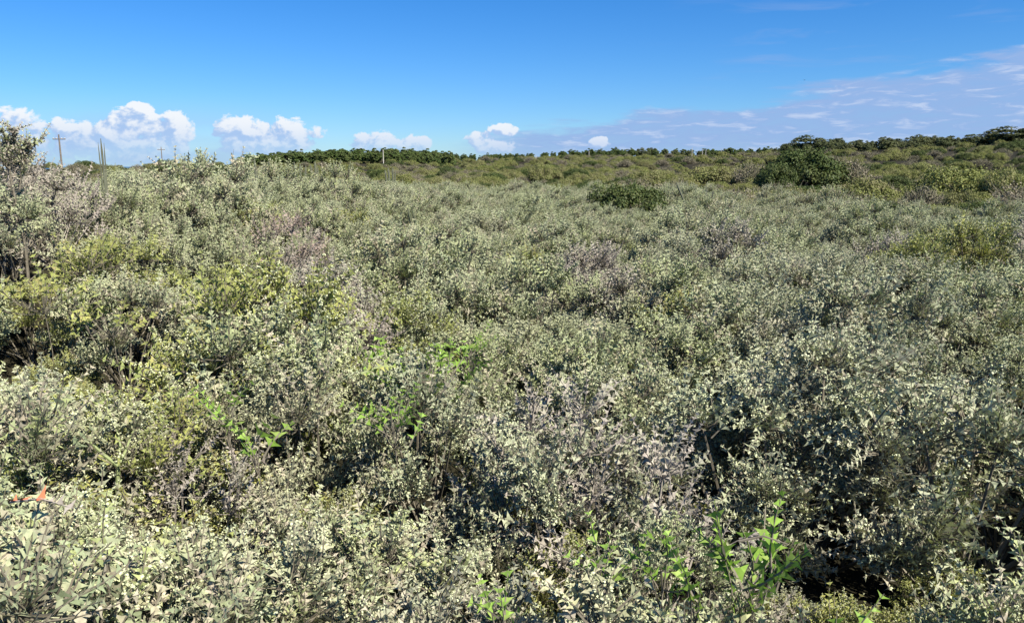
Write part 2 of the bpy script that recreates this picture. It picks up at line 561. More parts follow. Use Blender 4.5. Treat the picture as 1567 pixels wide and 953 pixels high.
def make_shrub(rng, R=.5, H=.9, n_clump=12, per=54, p_flower=.62, stock=None, leafy=1.0):
    leaf, flower, stem = Acc(), Acc(), Acc()
    spots = []
    for i in range(n_clump):
        th = math.acos(1 - (i + .3) / n_clump * 1.12); ph = i * 2.39996 + rng.uniform(-.4, .4)
        rad = R * rng.uniform(.62, .88)
        c = np.array([rad * math.sin(th) * math.cos(ph), rad * math.sin(th) * math.sin(ph), H * (.30 + .48 * math.cos(th)) * rng.uniform(.9, 1.1)])
        out = np.array([math.sin(th) * math.cos(ph), math.sin(th) * math.sin(ph), .75])
        rc = rng.uniform(.13, .21) * R / .5
        base = np.array([*rng.normal(0, .05, 2), 0.]); mid = (base + c) / 2 + np.array([*(c[:2] * .15), .06])
        stem.add(*tube(np.array([base, mid, c]), [.008, .0055, .0035], 4))
        cl_r = rng.random(); cl_f = rng.random() < p_flower
        for _ in range(int(per * rng.uniform(.75, 1.2) * leafy)):
            d = out * rng.uniform(.5, 1.1) + rng.normal(0, .72, 3)
            if d[2] < -.25: d[2] *= -.5
            d /= np.linalg.norm(d)
            p = c + d * rc * (rng.uniform(.0, .3) if rng.random() < .35 else rng.uniform(.3, .85))
            d2 = d * .8 + np.array([0, 0, .35]) + rng.normal(0, .28, 3)
            Fm = frames(d2[None], np.array([rng.uniform(0, 6.28)]))[0]
            s = rng.uniform(.72, 1.12)
            sh = (stock or SHOOTS)[rng.integers(len(stock or SHOOTS))]
            r = (cl_r * .5 + rng.random() * .5) % 1
            V, T, _ = sh['leaf']; leaf.add(V * s @ Fm.T + p, T, r)
            V, T = sh['stem']; stem.add(V * s @ Fm.T + p, T)
            stem.add(*tube(np.array([c, p]), [.002, .0016], 3, cap=False))
            if cl_f and rng.random() < .8:
                V, T, _ = sh['flower']
                if len(V): flower.add(V * s @ Fm.T + p, T)
            spots.append((p, d2 / np.linalg.norm(d2), c))
    return dict(leaf=leaf.get(), flower=flower.get(), stem=stem.get(), spots=spots)


NV = 8
SHRUBS = [make_shrub(RNG, R=RNG.uniform(.40, .50), H=RNG.uniform(.84, .98), n_clump=int(RNG.integers(14, 18))) for _ in range(NV)]
DRY = [make_shrub(RNG, n_clump=14, per=30, p_flower=0, stock=BARE, leafy=.8) for _ in range(2)]


def shrub_meshes(S, i, kind):
    out = {}
    for key, mat in (('leaf', 'grey'), ('flower', 'flower'), ('stem', 'twig')):
        V, T, R = S[key]
        out[key] = mesh_of(f'{kind}_{key}', V, T, (M[mat],), rnd=R) if len(V) else None
    A = Acc(); mi = []
    for k, key in enumerate(('leaf', 'flower', 'stem')):
        V, T, R = S[key]
        if len(V): A.add(V, T, R); mi += [k] * len(T)
    V, T, R = A.get()
    out['whole'] = mesh_of(f'{kind}_whole', V, T, (M['grey'], M['flower'], M['twig']), mi=mi, rnd=R)
    return out


SM = [shrub_meshes(S, i, 'spiny_shrub') for i, S in enumerate(SHRUBS)]
DM = [shrub_meshes(S, i, 'dry_shrub') for i, S in enumerate(DRY)]

# single pieces shared by the separately built shoots
SPINE_ME = [mesh_of('spine_leaf', spine_verts(1, w, b, f), SPINE_T, (M['grey'],), rnd=np.full(5, .37 * k % 1))
            for k, (w, b, f) in enumerate([(.6, .08, .04), (.75, -.07, .05), (.9, .05, -.05), (.7, .12, .03)])]
SHOOT_STEM = [mesh_of('shoot_stem', s['stem'][0], s['stem'][1], (M['twig'],), rnd=np.zeros(len(s['stem'][0]))) for s in SHOOTS]
SHOOT_FLOWER = [mesh_of('flower_cluster', s['flower'][0], s['flower'][1], (M['flower'],)) for s in SHOOTS]
SHOOT_LEAF = [mesh_of('shoot_leaves', s['leaf'][0], s['leaf'][1], (M['grey'],), rnd=np.full(len(s['leaf'][0]), .2 * k % 1)) for k, s in enumerate(SHOOTS)]


def mat4(R, p, s=1.0):
    m = np.eye(4); m[:3, :3] = R * s; m[:3, 3] = p
    return Matrix(m.tolist())


def add_shoot(parent, k, Mx, mat, flowers, pieces, stock=SHOOTS):
    """one shoot as a part; its spines (and its flowers) are sub-parts"""
    sh = link('shoot', SHOOT_STEM[k], parent, Mx)
    if pieces:
        for j, (R, p, L, w, b, f) in enumerate(SHOOTS[k]['leaves']):
            q = min(range(4), key=lambda i: abs((.6, .75, .9, .7)[i] - w / L) + (.01 * ((i + j) % 2)))
            link('spine_leaf', SPINE_ME[q], sh, mat4(R, p, L), mat)
    else:
        tag(link('spine_leaves', SHOOT_LEAF[k], sh, None, mat), kind='stuff')
    if flowers:
        tag(link('flower_cluster', SHOOT_FLOWER[k], sh), kind='stuff')


# ------------------------------------------------------------------ where the shrubs stand
def pixel_of(p):
    c, s = math.cos(PITCH), math.sin(PITCH)
    x, y, z = p[0], p[1], p[2] - EYE
    dep = y * c - z * s
    if dep < .05: return None
    return 783.5 + F * x / dep, 476.5 - F * (y * s + z * c) / dep


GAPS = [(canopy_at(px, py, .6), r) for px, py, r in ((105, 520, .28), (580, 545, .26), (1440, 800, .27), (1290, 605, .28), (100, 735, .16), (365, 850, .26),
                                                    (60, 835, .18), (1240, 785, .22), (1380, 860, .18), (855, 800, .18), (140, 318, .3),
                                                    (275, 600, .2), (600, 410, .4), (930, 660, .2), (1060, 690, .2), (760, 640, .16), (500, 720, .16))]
PATCH = [(1380, 560, 170, 'silver'), (1300, 480, 160, 'silver'), (1480, 700, 120, 'silver'), (1180, 560, 60, 'silver'), (1250, 860, 90, 'silver'),
         (80, 440, 85, 'yellow'), (30, 380, 65, 'yellow'), (130, 385, 55, 'yellow'), (170, 470, 40, 'yellow'), (540, 398, 34, 'yellow'),
         (60, 262, 60, 'mauve'), (90, 300, 40, 'mauve'), (440, 325, 34, 'brown'), (355, 280, 34, 'brown'), (285, 660, 45, 'mauve'), (275, 570, 36, 'mauve'),
         (670, 830, 60, 'mauve'), (1140, 398, 40, 'mauve'), (910, 410, 45, 'mauve'), (790, 425, 30, 'mauve'), (1370, 380, 40, 'mauve'),
         (760, 610, 40, 'mauve'), (330, 400, 40, 'mauve'), (500, 450, 30, 'mauve'), (700, 262, 30, 'mauve'), (1510, 720, 40, 'mauve'), (980, 720, 40, 'mauve')]

spots = []
sp = .585
jr = random.Random(3)
for iy in range(-2, 66):
    for ix in range(-72, 73):
        x = (ix + .5 * (iy % 2)) * sp + jr.uniform(-.2, .2); y = iy * sp * .87 + .6 + jr.uniform(-.18, .18)
        r = math.hypot(x, y); az = math.degrees(math.atan2(x, y))
        u = jr.random()
        if r < 1.0 or r > 36 or abs(az) > 48 or (y < .3): continue
        if r > 16 and u < .18: continue
        edge = 34 - 14 * max(0, min(1, (az - 2) / 24))          # the thorn heath ends sooner on the right
        if r > edge + jr.uniform(-3, 3): continue
        if any((x - g.x) ** 2 + (y - g.y) ** 2 < (.85 * q) ** 2 for g, q in GAPS): continue
        z = gz(x, y)
        sc = jr.uniform(.74, 1.20) * (1 + .20 * math.sin(x * 1.7 + y * .9) * math.cos(y * 1.3 - x * .4))
        if x < -3.1 and 3.8 < y < 7.0: sc = min(max(sc, .9), 1.0)
        if x > -3.1 and z > .4: sc = min(sc, .93)
        if 3.5 < r < 18 and jr.random() < .06: continue
        spots.append((r, az, x, y, z, sc, jr.uniform(0, 6.28), jr.random(), jr.randrange(NV)))
for g, q in GAPS:
    for _ in range(3):
        x, y = g.x + jr.uniform(-.6, .6) * q, g.y + jr.uniform(-.6, .6) * q
        spots.append((math.hypot(x, y), 0, x, y, gz(x, y), jr.uniform(.36, .5), jr.uniform(0, 6.28), .05, jr.randrange(NV)))
spots.sort()

LOOK = {'grey': 'grey-green spiny shrub', 'silver': 'silvery blue-green spiny shrub', 'yellow': 'yellow-green spiny shrub',
        'mauve': 'dry mauve-grey spiny shrub', 'brown': 'dead brown twiggy shrub'}
# things a shrub can be named by: (photo column, row, words)
MARKS = [(655, 575, 'the broadest bright green sapling'), (575, 520, 'the small sapling at the rim of the hollow'), (718, 520, 'the lone small yellow-green sapling'),
         (345, 610, 'the tiny bright green sprig'), (405, 420, 'the sapling with long upright leaves'), (920, 810, 'the fresh green sapling by the cream flowers'),
         (1015, 815, 'the green and yellow sprig'), (1150, 850, 'the vivid star-leaved sapling'), (765, 890, 'the dark yellow-green sprig'),
         (1305, 920, 'the narrow-leaved green sprig'), (150, 620, 'the pale forked stem'), (40, 790, 'the twig with orange leaves'), (632, 350, 'the dark leaning cactus'),
         (445, 560, 'the upright yellow-green shoot'), (1310, 575, 'the pale bare stick'), (130, 380, 'the yellow broad-leaved sapling'), (540, 410, 'the golden leaved sapling'),
         (365, 268, 'the leaning pole-like cactus'), (155, 250, 'the branching cactus top'), (22, 260, 'the tall ragged shrub')]
MARKS = [(canopy_at(a, b), w) for a, b, w in MARKS]


def shrub_label(kind, r, x, y, z, sc, flowering):
    for k, (p, w) in enumerate(MARKS):
        if p is not None and math.hypot(p.x - x, p.y - y) < .42:
            MARKS[k] = (None, w)
            return LOOK[kind] + ' growing right against ' + w, None
    if sc < .55:
        lab = 'small ' + LOOK[kind] + ' low down inside a dark hollow'
        return lab, lab.replace('shrub', 'shrubs')
    size = 'tall ' if sc > 1.08 else 'low ' if sc < .84 else ''
    fl = ' with cream flowers' if flowering else ' without flowers'
    if any(math.hypot(g.x - x, g.y - y) < q + .38 for g, q in GAPS): where = ' at the rim of a dark hollow'
    elif z > .30: where = ' on the side of the low dune'
    elif r > 11: where = ' where the flat heath recedes'
    elif r > 5: where = ' in the middle of the flat heath'
    else: where = ' in the thick of the open heath front'
    lab = size + LOOK[kind] + fl + where
    return lab, lab.replace('shrub', 'shrubs')


n_thing = 0
stuff_pts = []
for (r, az, x, y, z, sc, rot, u, v) in spots:
    pp = pixel_of((x, y, z + .8 * sc))
    visible = pp is not None and -60 < pp[0] < 1627 and pp[1] < 1180
    if not visible or n_thing >= 300:
        stuff_pts.append((x, y, z, rot, sc, v)); continue
    n_thing += 1
    kind = 'grey'
    for (qx, qy, qr, k) in PATCH:
        if (pp[0] - qx) ** 2 + (1.4 * (pp[1] - qy)) ** 2 < qr * qr: kind = k; break
    else:
        if u < .045: kind = 'mauve'
        elif u < (.10 if r < 5 else .12): kind = 'yellow'
        elif u > .93: kind = 'silver'
    dry = kind in ('brown',) or (kind == 'mauve' and u < .6)
    S = (DM[v % 2] if dry else SM[v]); src = (DRY[v % 2] if dry else SHRUBS[v])
    Mx = Matrix.Translation((x, y, z - .01)) @ Matrix.Rotation(rot, 4, 'Z') @ Matrix.Diagonal((sc, sc, sc * (1.0 + .1 * math.sin(rot)), 1))
    lab, grp = shrub_label(kind, r, x, y, z, sc, not dry)
    if r < 7.0:
        o = empty('spiny_shrub', Mx)
        tag(link('foliage', S['leaf'], o, None, M[kind]), kind='stuff')
        if S['flower'] and kind != 'brown': tag(link('flowers', S['flower'], o), kind='stuff')
        link('stem', S['stem'], o, None, M['paletwig'] if dry else None)
        if r < 4.6:                                       # the shoots that can be told apart
            q = random.Random(int(r * 1e5))
            n_sh = 20 if r < 2.7 else 14
            camdir = Mx.inverted() @ Vector((0, 0, EYE)); camdir = np.array(camdir) / (camdir.length + 1e-6)
            cand = sorted(q.sample(src['spots'], min(len(src['spots']), 150)), key=lambda s: -float(np.dot(s[0] - np.array([0, 0, .45]), camdir + np.array([0, 0, .8]))))[:60]
            for (p, d, c) in q.sample(cand, n_sh):
                Fm = frames(np.asarray(d)[None], np.array([q.uniform(0, 6.28)]))[0]
                k = q.randrange(10)
                add_shoot(o, k, mat4(Fm, p + (p - c) * .25 + d * .03, q.uniform(.9, 1.2)), M[kind], (not dry) and q.random() < .6, r < 2.7)
    else:
        o = link('spiny_shrub', S['whole'], None, Mx)
        for k, nm in ((0, kind), (2, 'paletwig' if dry else 'twig')):
            o.material_slots[k].link = 'OBJECT'; o.material_slots[k].material = M[nm]
    tag(o, lab, 'shrub', grp)


# ------------------------------------------------------------------ scattered masses (geometry nodes, nobody could count them)
def scatter(name, pts, sources, label):
    """pts: (x, y, z, rot, scale, variant); sources: objects whose mesh is instanced"""
    P = np.array(pts, float)
    me = bpy.data.meshes.new(name)
    me.vertices.add(len(P)); me.vertices.foreach_set('co', P[:, :3].astype(np.float32).ravel())
    for nm, k in (('rot', 3), ('scl', 4), ('var', 5)):
        a = me.attributes.new(nm, 'FLOAT', 'POINT'); a.data.foreach_set('value', P[:, k].astype(np.float32))
    o = link(name, me)
    g = bpy.data.node_groups.new(name, 'GeometryNodeTree')
    g.interface.new_socket('Geometry', in_out='INPUT', socket_type='NodeSocketGeometry')
    g.interface.new_socket('Geometry', in_out='OUTPUT', socket_type='NodeSocketGeometry')
    gi, go = g.nodes.new('NodeGroupInput'), g.nodes.new('NodeGroupOutput')
    jo = g.nodes.new('GeometryNodeJoinGeometry')

    def attr(nm):
        n = g.nodes.new('GeometryNodeInputNamedAttribute'); n.data_type = 'FLOAT'; n.inputs[0].default_value = nm
        return n.outputs[0]
    cx = g.nodes.new('ShaderNodeCombineXYZ'); g.links.new(attr('rot'), cx.inputs[2])
    eu = g.nodes.new('FunctionNodeEulerToRotation'); g.links.new(cx.outputs[0], eu.inputs[0])
    for k, s in enumerate(sources):
        oi = g.nodes.new('GeometryNodeObjectInfo'); oi.inputs['Object'].default_value = s; oi.inputs['As Instance'].default_value = True
        ip = g.nodes.new('GeometryNodeInstanceOnPoints')
        cm = g.nodes.new('FunctionNodeCompare'); cm.data_type = 'FLOAT'; cm.operation = 'EQUAL'
        g.links.new(attr('var'), cm.inputs[0]); cm.inputs[1].default_value = float(k); cm.inputs['Epsilon'].default_value = .1
        g.links.new(gi.outputs[0], ip.inputs['Points']); g.links.new(cm.outputs[0], ip.inputs['Selection'])
        g.links.new(oi.outputs['Geometry'], ip.inputs['Instance'])
        g.links.new(eu.outputs[0], ip.inputs['Rotation']); g.links.new(attr('scl'), ip.inputs['Scale'])
        g.links.new(ip.outputs[0], jo.inputs[0])
    g.links.new(jo.outputs[0], go.inputs[0])
    md = o.modifiers.new('scatter', 'NODES'); md.node_group = g
    tag(o, label, kind='stuff')
    return o


def first_with(me): return next((o for o in bpy.data.objects if o.data is me and o.material_slots[0].link == 'DATA' or o.data is me and o.material_slots[0].material is me.materials[0]), None)


src = [first_with(s['whole']) for s in SM]
have = [k for k, s in enumerate(src) if s is not None]
scatter('spiny_scrub', [(x, y, z, rot, sc, have.index(v) if v in have else v % len(have)) for x, y, z, rot, sc, v in stuff_pts],
        [src[k] for k in have], 'grey-green thorn scrub stretching away over the dunes')


# ------------------------------------------------------------------ rounded leafy bushes, far scrub
def leaf_dome(rng, n_clump, per, size, R, H, z0=0.0, flat=.0, spread=.85, up=.35, kmin=.70):
    """small leaf faces gathered in clumps over an uneven dome"""
    A = Acc()
    T = np.array([(0, 1, 2), (0, 2, 3)])
    for i in range(n_clump):
        th = math.acos(1 - (i + .4) / n_clump * (1 - flat)); ph = i * 2.39996 + rng.uniform(-.5, .5)
        k = rng.uniform(kmin, 1.0)
        c = np.array([R * k * spread * math.sin(th) * math.cos(ph), R * k * spread * math.sin(th) * math.sin(ph), z0 + H * (.22 + .62 * math.cos(th) * k)])
        rc = rng.uniform(.16, .30) * R
        D = rng.normal(0, 1, (per, 3)); D /= np.linalg.norm(D, axis=1, keepdims=True)
        D[:, 2] = np.where(D[:, 2] < -.3, -D[:, 2], D[:, 2])
        P = c + D * (rc * rng.uniform(.45, 1.05, (per, 1))) * np.array([1, 1, min(1., H / R + .15)])
        n = D + rng.normal(0, .55, (per, 3)) + np.array([0, 0, up])
        Fm = frames(n, rng.uniform(0, 6.28, per))
        s = size * rng.uniform(.6, 1.35, per)
        q = np.array([(-.5, -.05, 0), (0, -.30, .05), (.5, .05, 0), (0, .30, .05)])
        V = P[:, None] + np.einsum('nij,kj->nki', Fm, q) * s[:, None, None]
        TT = (T[None] + 4 * np.arange(per)[:, None, None]).reshape(-1, 3)
        A.add(V.reshape(-1, 3), TT, np.repeat((rng.random() * .6 + rng.random(per) * .4) % 1, 4))
    return A.get()


def bush_mesh(rng, mat, twiggy=False, size=.045, per=420, nc=34):
    V, T, R = leaf_dome(rng, nc, per, size, 1.0, .85, up=.5)
    A = Acc(); A.add(V, T, R); mi = [0] * len(T)
    for i in range(9):
        a = i * .7 + rng.uniform(-.3, .3); e = rng.uniform(.3, .75)
        P = np.array([(0, 0, 0), (.3 * e * math.cos(a), .3 * e * math.sin(a), .35), (.8 * e * math.cos(a), .8 * e * math.sin(a), .6)])
        v, t = tube(P, [.03, .02, .01], 4); A.add(v, t); mi += [1] * len(t)
    V, T, R = A.get()
    return mesh_of('bush', V, T, (mat, M['twig']), mi=mi, rnd=R)


def twig_bush_mesh(rng):
    A = Acc()
    for i in range(420):
        d = rng.normal(0, 1, 3); d[2] = abs(d[2]) + .2; d /= np.linalg.norm(d)
        b = np.array([*(rng.normal(0, .16, 2)), rng.uniform(0, .25)])
        e = b + d * np.array([1., 1., .8]) * rng.uniform(.5, .95)
        v, t = tube(np.array([b, (b + e) / 2 + rng.normal(0, .05, 3), e]), [.010, .008, .004], 3)
        A.add(v, t, rng.random())
    V, T, R = leaf_dome(rng, 22, 90, .055, .9, .8)
    A.add(V, T, R)
    V, T, R = A.get()
    return mesh_of('twiggy_bush', V, T, (M['drab'],), rnd=R)


B_OLIVE = [bush_mesh(RNG, M['olive']) for _ in range(3)]
B_DARK = [bush_mesh(RNG, M['dark'], size=.05) for _ in range(2)]
B_TWIG = [twig_bush_mesh(RNG) for _ in range(2)]


def put_bush(name, me, px, top, d, wpx, label, group=None, mat=None, sink=.0):
    """bush on the ground at distance d whose crown reaches photo row `top` and is wpx wide"""
    p = on_ground(px, d)
    v = ray(px, top); zt = EYE + v.z / math.hypot(v.x, v.y) * d
    w = wpx / F * d / 2
    h = max(.35, zt - p.z) / .86
    o = link(name, me, None, Matrix.Translation((p.x, p.y, p.z - .03)) @ Matrix.Rotation(px * 1.3, 4, 'Z') @ Matrix.Diagonal((w, w * .9, min(h, w * 1.9), 1)))
    if mat: o.material_slots[0].link = 'OBJECT'; o.material_slots[0].material = M[mat]
    return tag(o, label, 'bush', group)


put_bush('rounded_bush', B_DARK[0], 962, 275, 20, 150, 'dark green rounded bush rising alone from the middle of the grey heath')
put_bush('rounded_bush', B_OLIVE[0], 832, 250, 62, 62, 'small olive green mound bush in front of a white pole')
put_bush('rounded_bush', B_OLIVE[1], 735, 270, 25, 54, 'yellow-green bush among grey shrubs at the heath edge', mat='yellow')
put_bush('rounded_bush', B_DARK[1], 1225, 228, 46, 150, 'large dark green bush, tallest of the bushes on the slope')
put_bush('rounded_bush', B_DARK[0], 1190, 248, 44, 80, 'dark green bush joined to the foot of the tallest bush')
put_bush('twiggy_bush', B_TWIG[0], 1296, 236, 47, 90, 'grey-brown twiggy bush beside the tallest dark green bush')
put_bush('rounded_bush', B_OLIVE[2], 1470, 250, 41, 150, 'broad olive bush with pale leaf tips on the slope', mat='olive')
put_bush('rounded_bush', B_OLIVE[0], 1535, 256, 39, 90, 'olive bush with dark shaded base next to the broad olive bush')
put_bush('twiggy_bush', B_TWIG[1], 1415, 281, 31, 76, 'low grey-brown bush in front of the broad olive bush')
put_bush('rounded_bush', B_OLIVE[1], 1490, 288, 29, 86, 'light olive mound beside the low grey-brown bush')
put_bush('rounded_bush', B_DARK[1], 1512, 306, 25, 100, 'dark green low bush behind the silvery shrubs')
put_bush('rounded_bush', B_OLIVE[2], 1215, 284, 31, 130, 'wide low olive bush in front of the tallest dark green bush')
put_bush('rounded_bush', B_OLIVE[0], 1330, 272, 34, 120, 'wide bright olive bush below the grey-brown twiggy bush')
put_bush('rounded_bush', B_OLIVE[1], 985, 258, 55, 80, 'olive mound behind the lone dark green bush')
put_bush('rounded_bush', B_OLIVE[2], 1095, 252, 58, 110, 'olive mound with thin top between two grey thickets')
put_bush('twiggy_bush', B_TWIG[0], 1150, 244, 56, 70, 'pale grey leafless thicket beside the tallest dark green bush')
put_bush('twiggy_bush', B_TWIG[1], 1045, 272, 30, 70, 'drab twiggy bush by the leaning bare sticks')
put_bush('rounded_bush', B_DARK[0], 256, 243, 205, 46, 'dark green bush mound at the foot of a power pole')

br = random.Random(8)
far, n_b = [], 0
cands = []
for _ in range(9000):
    d = 20 * (30.0 ** br.random()); az = math.radians(br.uniform(-50, 50))
    x, y = d * math.sin(az), d * math.cos(az)
    azd = math.degrees(az)
    edge = 33 - 14 * max(0, min(1, (azd - 2) / 24))
    if d < edge or (azd < -12 and d < 36): continue
    cands.append((d, az, x, y, br.random(), br.random(), br.random()))
cands.sort()
placed = []
for (d, az, x, y, u, v, w) in cands:
    s = (.55 + .9 * u ** 2) * (1 + min(d, 300) / 260)
    if any((x - a) ** 2 + (y - b) ** 2 < (.62 * (s + c)) ** 2 * .55 for a, b, c in placed[-260:]): continue
    placed.append((x, y, s))
    z = gz(x, y)
    if z < -9: continue
    k = 0 if v < .58 else 1 if v < .74 else 2
    px = 783.5 + F * math.tan(az)
    if n_b < 170 and -40 < px < 1600 and d < 120:
        n_b += 1
        me = (B_OLIVE[int(w * 3) % 3], B_DARK[int(w * 2) % 2], B_TWIG[int(w * 2) % 2])[k]
        o = link(('rounded_bush', 'rounded_bush', 'twiggy_bush')[k], me, None, Matrix.Translation((x, y, z - .05)) @ Matrix.Rotation(w * 6.28, 4, 'Z') @ Matrix.Diagonal((s, s, s * (.62 + .35 * v), 1)))
        tag(o, ('olive rounded bush on the rolling dune scrub behind the thorn heath', 'dark green rounded bush on the rolling dune scrub behind the thorn heath',
                'drab twiggy bush on the rolling dune scrub behind the thorn heath')[k], 'bush', ('olive bushes on the dunes', 'dark bushes on the dunes', 'twiggy bushes on the dunes')[k])
    else:
        far.append((x, y, z - .05, w * 6.28, s * .85, (int(w * 3) % 3, 3 + int(w * 2) % 2, 5 + int(w * 2) % 2)[k]))
scatter('distant_scrub', far, [first_with(m) for m in B_OLIVE + B_DARK + B_TWIG], 'olive and dark green scrub covering the far dunes up to the trees')


# ------------------------------------------------------------------ trees
def tree_parts(rng, kind):
    A = Acc()
    h = 1.0
    tr = .55 if kind == 'pine' else .42
    lean = rng.normal(0, .03, 2)
    P = np.array([(0, 0, 0), (lean[0], lean[1], tr * .6), (lean[0] * 2, lean[1] * 2, .8)])
    A.add(*tube(P, [.018, .013, .006], 6))
    for i in range(7):
        a = i * 2.4; z = tr * rng.uniform(.55, 1.0)
        b = P[1] * (z / (tr * .6)) if z < tr * .6 else P[1] + (P[2] - P[1]) * ((z - tr * .6) / (.8 - tr * .6))
        e = b + np.array([.24 * math.cos(a), .24 * math.sin(a), rng.uniform(.12, .28)])
        A.add(*tube(np.array([b, (b + e) / 2 + np.array([0, 0, .02]), e]), [.012, .009, .004], 4))
    tV, tT, _ = A.get()
    if kind == 'pine': V, T, R = leaf_dome(rng, 30, 110, .070, .36, .80, z0=.20, flat=-.55, up=.3, kmin=.4)
    else: V, T, R = leaf_dome(rng, 46, 130, .050, .46, .92, z0=.08, flat=-.70, up=.3, kmin=.25)
    return (mesh_of('trunk', tV, tT, (M['bark'],)), mesh_of('crown', V, T, (M['pine' if kind == 'pine' else 'gum'],), rnd=R))


PINES = [tree_parts(RNG, 'pine') for _ in range(4)]
GUMS = [tree_parts(RNG, 'gum') for _ in range(5)]


def put_tree(name, parts, x, y, h, wide, label, group=None, rot=0.0, sink=.1):
    o = empty(name, Matrix.Translation((x, y, gz(x, y) - sink)) @ Matrix.Rotation(rot, 4, 'Z') @ Matrix.Diagonal((h * wide, h * wide, h, 1)))
    link('trunk', parts[0], o); link('crown', parts[1], o)
    return tag(o, label, 'tree', group)


tr = random.Random(21)


def wood(n, cols, dist, hgt, label, group, stock, wide=(.9, 1.2), name='pine_tree'):
    pts, tries = [], 0
    while len(pts) < n and tries < n * 40:
        tries += 1
        px = tr.uniform(*cols); d = tr.uniform(*dist)
        v = ray(px, 257); hh = math.hypot(v.x, v.y); x, y = v.x / hh * d, v.y / hh * d
        if any((x - a) ** 2 + (y - b) ** 2 < 9 for a, b in pts): continue
        pts.append((x, y))
        put_tree(name, stock[tr.randrange(len(stock))], x, y, tr.uniform(*hgt), tr.uniform(*wide), label, group, tr.uniform(0, 6.28))


wood(255, (372, 690), (325, 476), (3.4, 7.0), 'dense dark green pine in the wood covering the low hill', 'pines of the wood on the low hill', PINES, (1.2, 2.0))
wood(46, (690, 890), (540, 610), (4.4, 6.4), 'small dark pine in the far treeline between the hill wood and the pole', 'pines of the far treeline', PINES, (1.2, 1.7))
wood(110, (890, 1190), (500, 610), (3.6, 7.4), 'dark round tree in the long far treeline on the skyline', 'round trees of the long far treeline', PINES + GUMS[:2], (1.2, 1.6), 'round_tree')
wood(85, (1180, 1600), (270, 340), (2.2, 5.4), 'low grey-green tree in the open wood on the rise', 'low trees on the rise', GUMS, (1.1, 1.5), 'broadleaf_tree')


def tree_at(px, top, d, wpx, label, k):
    p = on_ground(px, d); v = ray(px, top)
    h = (EYE + v.z / math.hypot(v.x, v.y) * d - p.z) / .96
    put_tree('broadleaf_tree', GUMS[k % 5], p.x, p.y, h, wpx / F * d / (.92 * h), label, None, px * .7)


tree_at(1240, 203, 300, 74, 'broad domed grey-green tree standing highest above the tallest bush', 0)
tree_at(1208, 215, 305, 40, 'low spreading tree leaning on the broad domed tree', 1)
tree_at(1275, 207, 310, 26, 'thin crowned small tree just beside the broad domed tree', 2)
tree_at(1308, 213, 300, 34, 'flat topped small tree alone past the broad domed tree', 3)
tree_at(1370, 208, 290, 26, 'narrow pale tree at the start of the open wood', 4)
tree_at(1402, 203, 295, 40, 'dark spreading tree in the middle of the open wood', 0)
tree_at(1425, 206, 300, 36, 'round grey tree behind the dark spreading tree', 1)
tree_at(1450, 207, 280, 34, 'greenest round tree of the open wood', 2)
tree_at(1482, 203, 290, 42, 'loose crowned tree before the big tree clump', 3)
tree_at(1508, 200, 270, 34, 'slim loose tree touching the big tree clump', 4)
tree_at(1545, 190, 265, 84, 'tall dark broad tree of the big clump on the rise', 0)
tree_at(1590, 186, 262, 80, 'tall dark tree at the end of the big clump', 1)


# ------------------------------------------------------------------ poles
def put_pole(px, top, base, d, mat, label, arm=False, group=None):
    p = on_ground(px, d); v = ray(px, top)
    h = EYE + v.z / math.hypot(v.x, v.y) * d - p.z
    o = empty('utility_pole', Matrix.Translation((p.x, p.y, p.z - .3)))
    h += .3
    V, T = tube(np.array([(0, 0, 0), (0, 0, h * .5), (0, 0, h)]), [.17, .14, .11], 8)
    link('post', mesh_of('post', V, T, (M[mat],)), o)
    if arm:
        V, T = tube(np.array([(-1.05, 0, h - .75), (1.05, 0, h - .75)]), .075, 4)
        c = link('crossarm', mesh_of('crossarm', V, T, (M[mat],)), o)
        for q in (-.95, -.45, .45, .95):
            V, T = tube(np.array([(q, 0, h - .70), (q, 0, h - .58), (q, 0, h - .5)]), [.05, .07, .04], 6)
            link('insulator', mesh_of('insulator', V, T, (M['pole'],)), c)
    else:
        V, T = tube(np.array([(-.28, 0, h - .4), (.28, 0, h - .4)]), .04, 4)
        link('bracket', mesh_of('bracket', V, T, (M['woodpole'],)), o)
    tag(o, label, 'utility pole', group)


put_pole(95, 206, 255, 150, 'woodpole', 'wooden power pole whose crossarm shows just above the tall mauve shrub', True)
put_pole(249, 225, 250, 238, 'woodpole', 'wooden power pole with crossarm standing over the dark bush mound', True)
put_pole(310, 238, 257, 420, 'woodpole', 'small far power pole near the foot of the pine hill', True)
put_pole(587, 229, 247, 295, 'pole', 'white concrete pole in front of the pine wood')
put_pole(820, 238, 250, 330, 'pole', 'short white concrete pole behind the small olive mound')
put_pole(901, 231, 245, 420, 'pole', 'grey concrete pole on open scrub under the far treeline')
put_pole(1058, 226, 238, 470, 'pole', 'pale concrete pole close to a pair of thin poles below the treeline')
put_pole(1074, 228, 236, 480, 'pole', 'thin pole, one of a close pair below the treeline', group='close pair of thin poles')
put_pole(1079, 229, 236, 485, 'pole', 'thin pole, one of a close pair below the treeline', group='close pair of thin poles')
put_pole(1103, 228, 236, 490, 'pole', 'single thin pole past the close pair below the treeline')


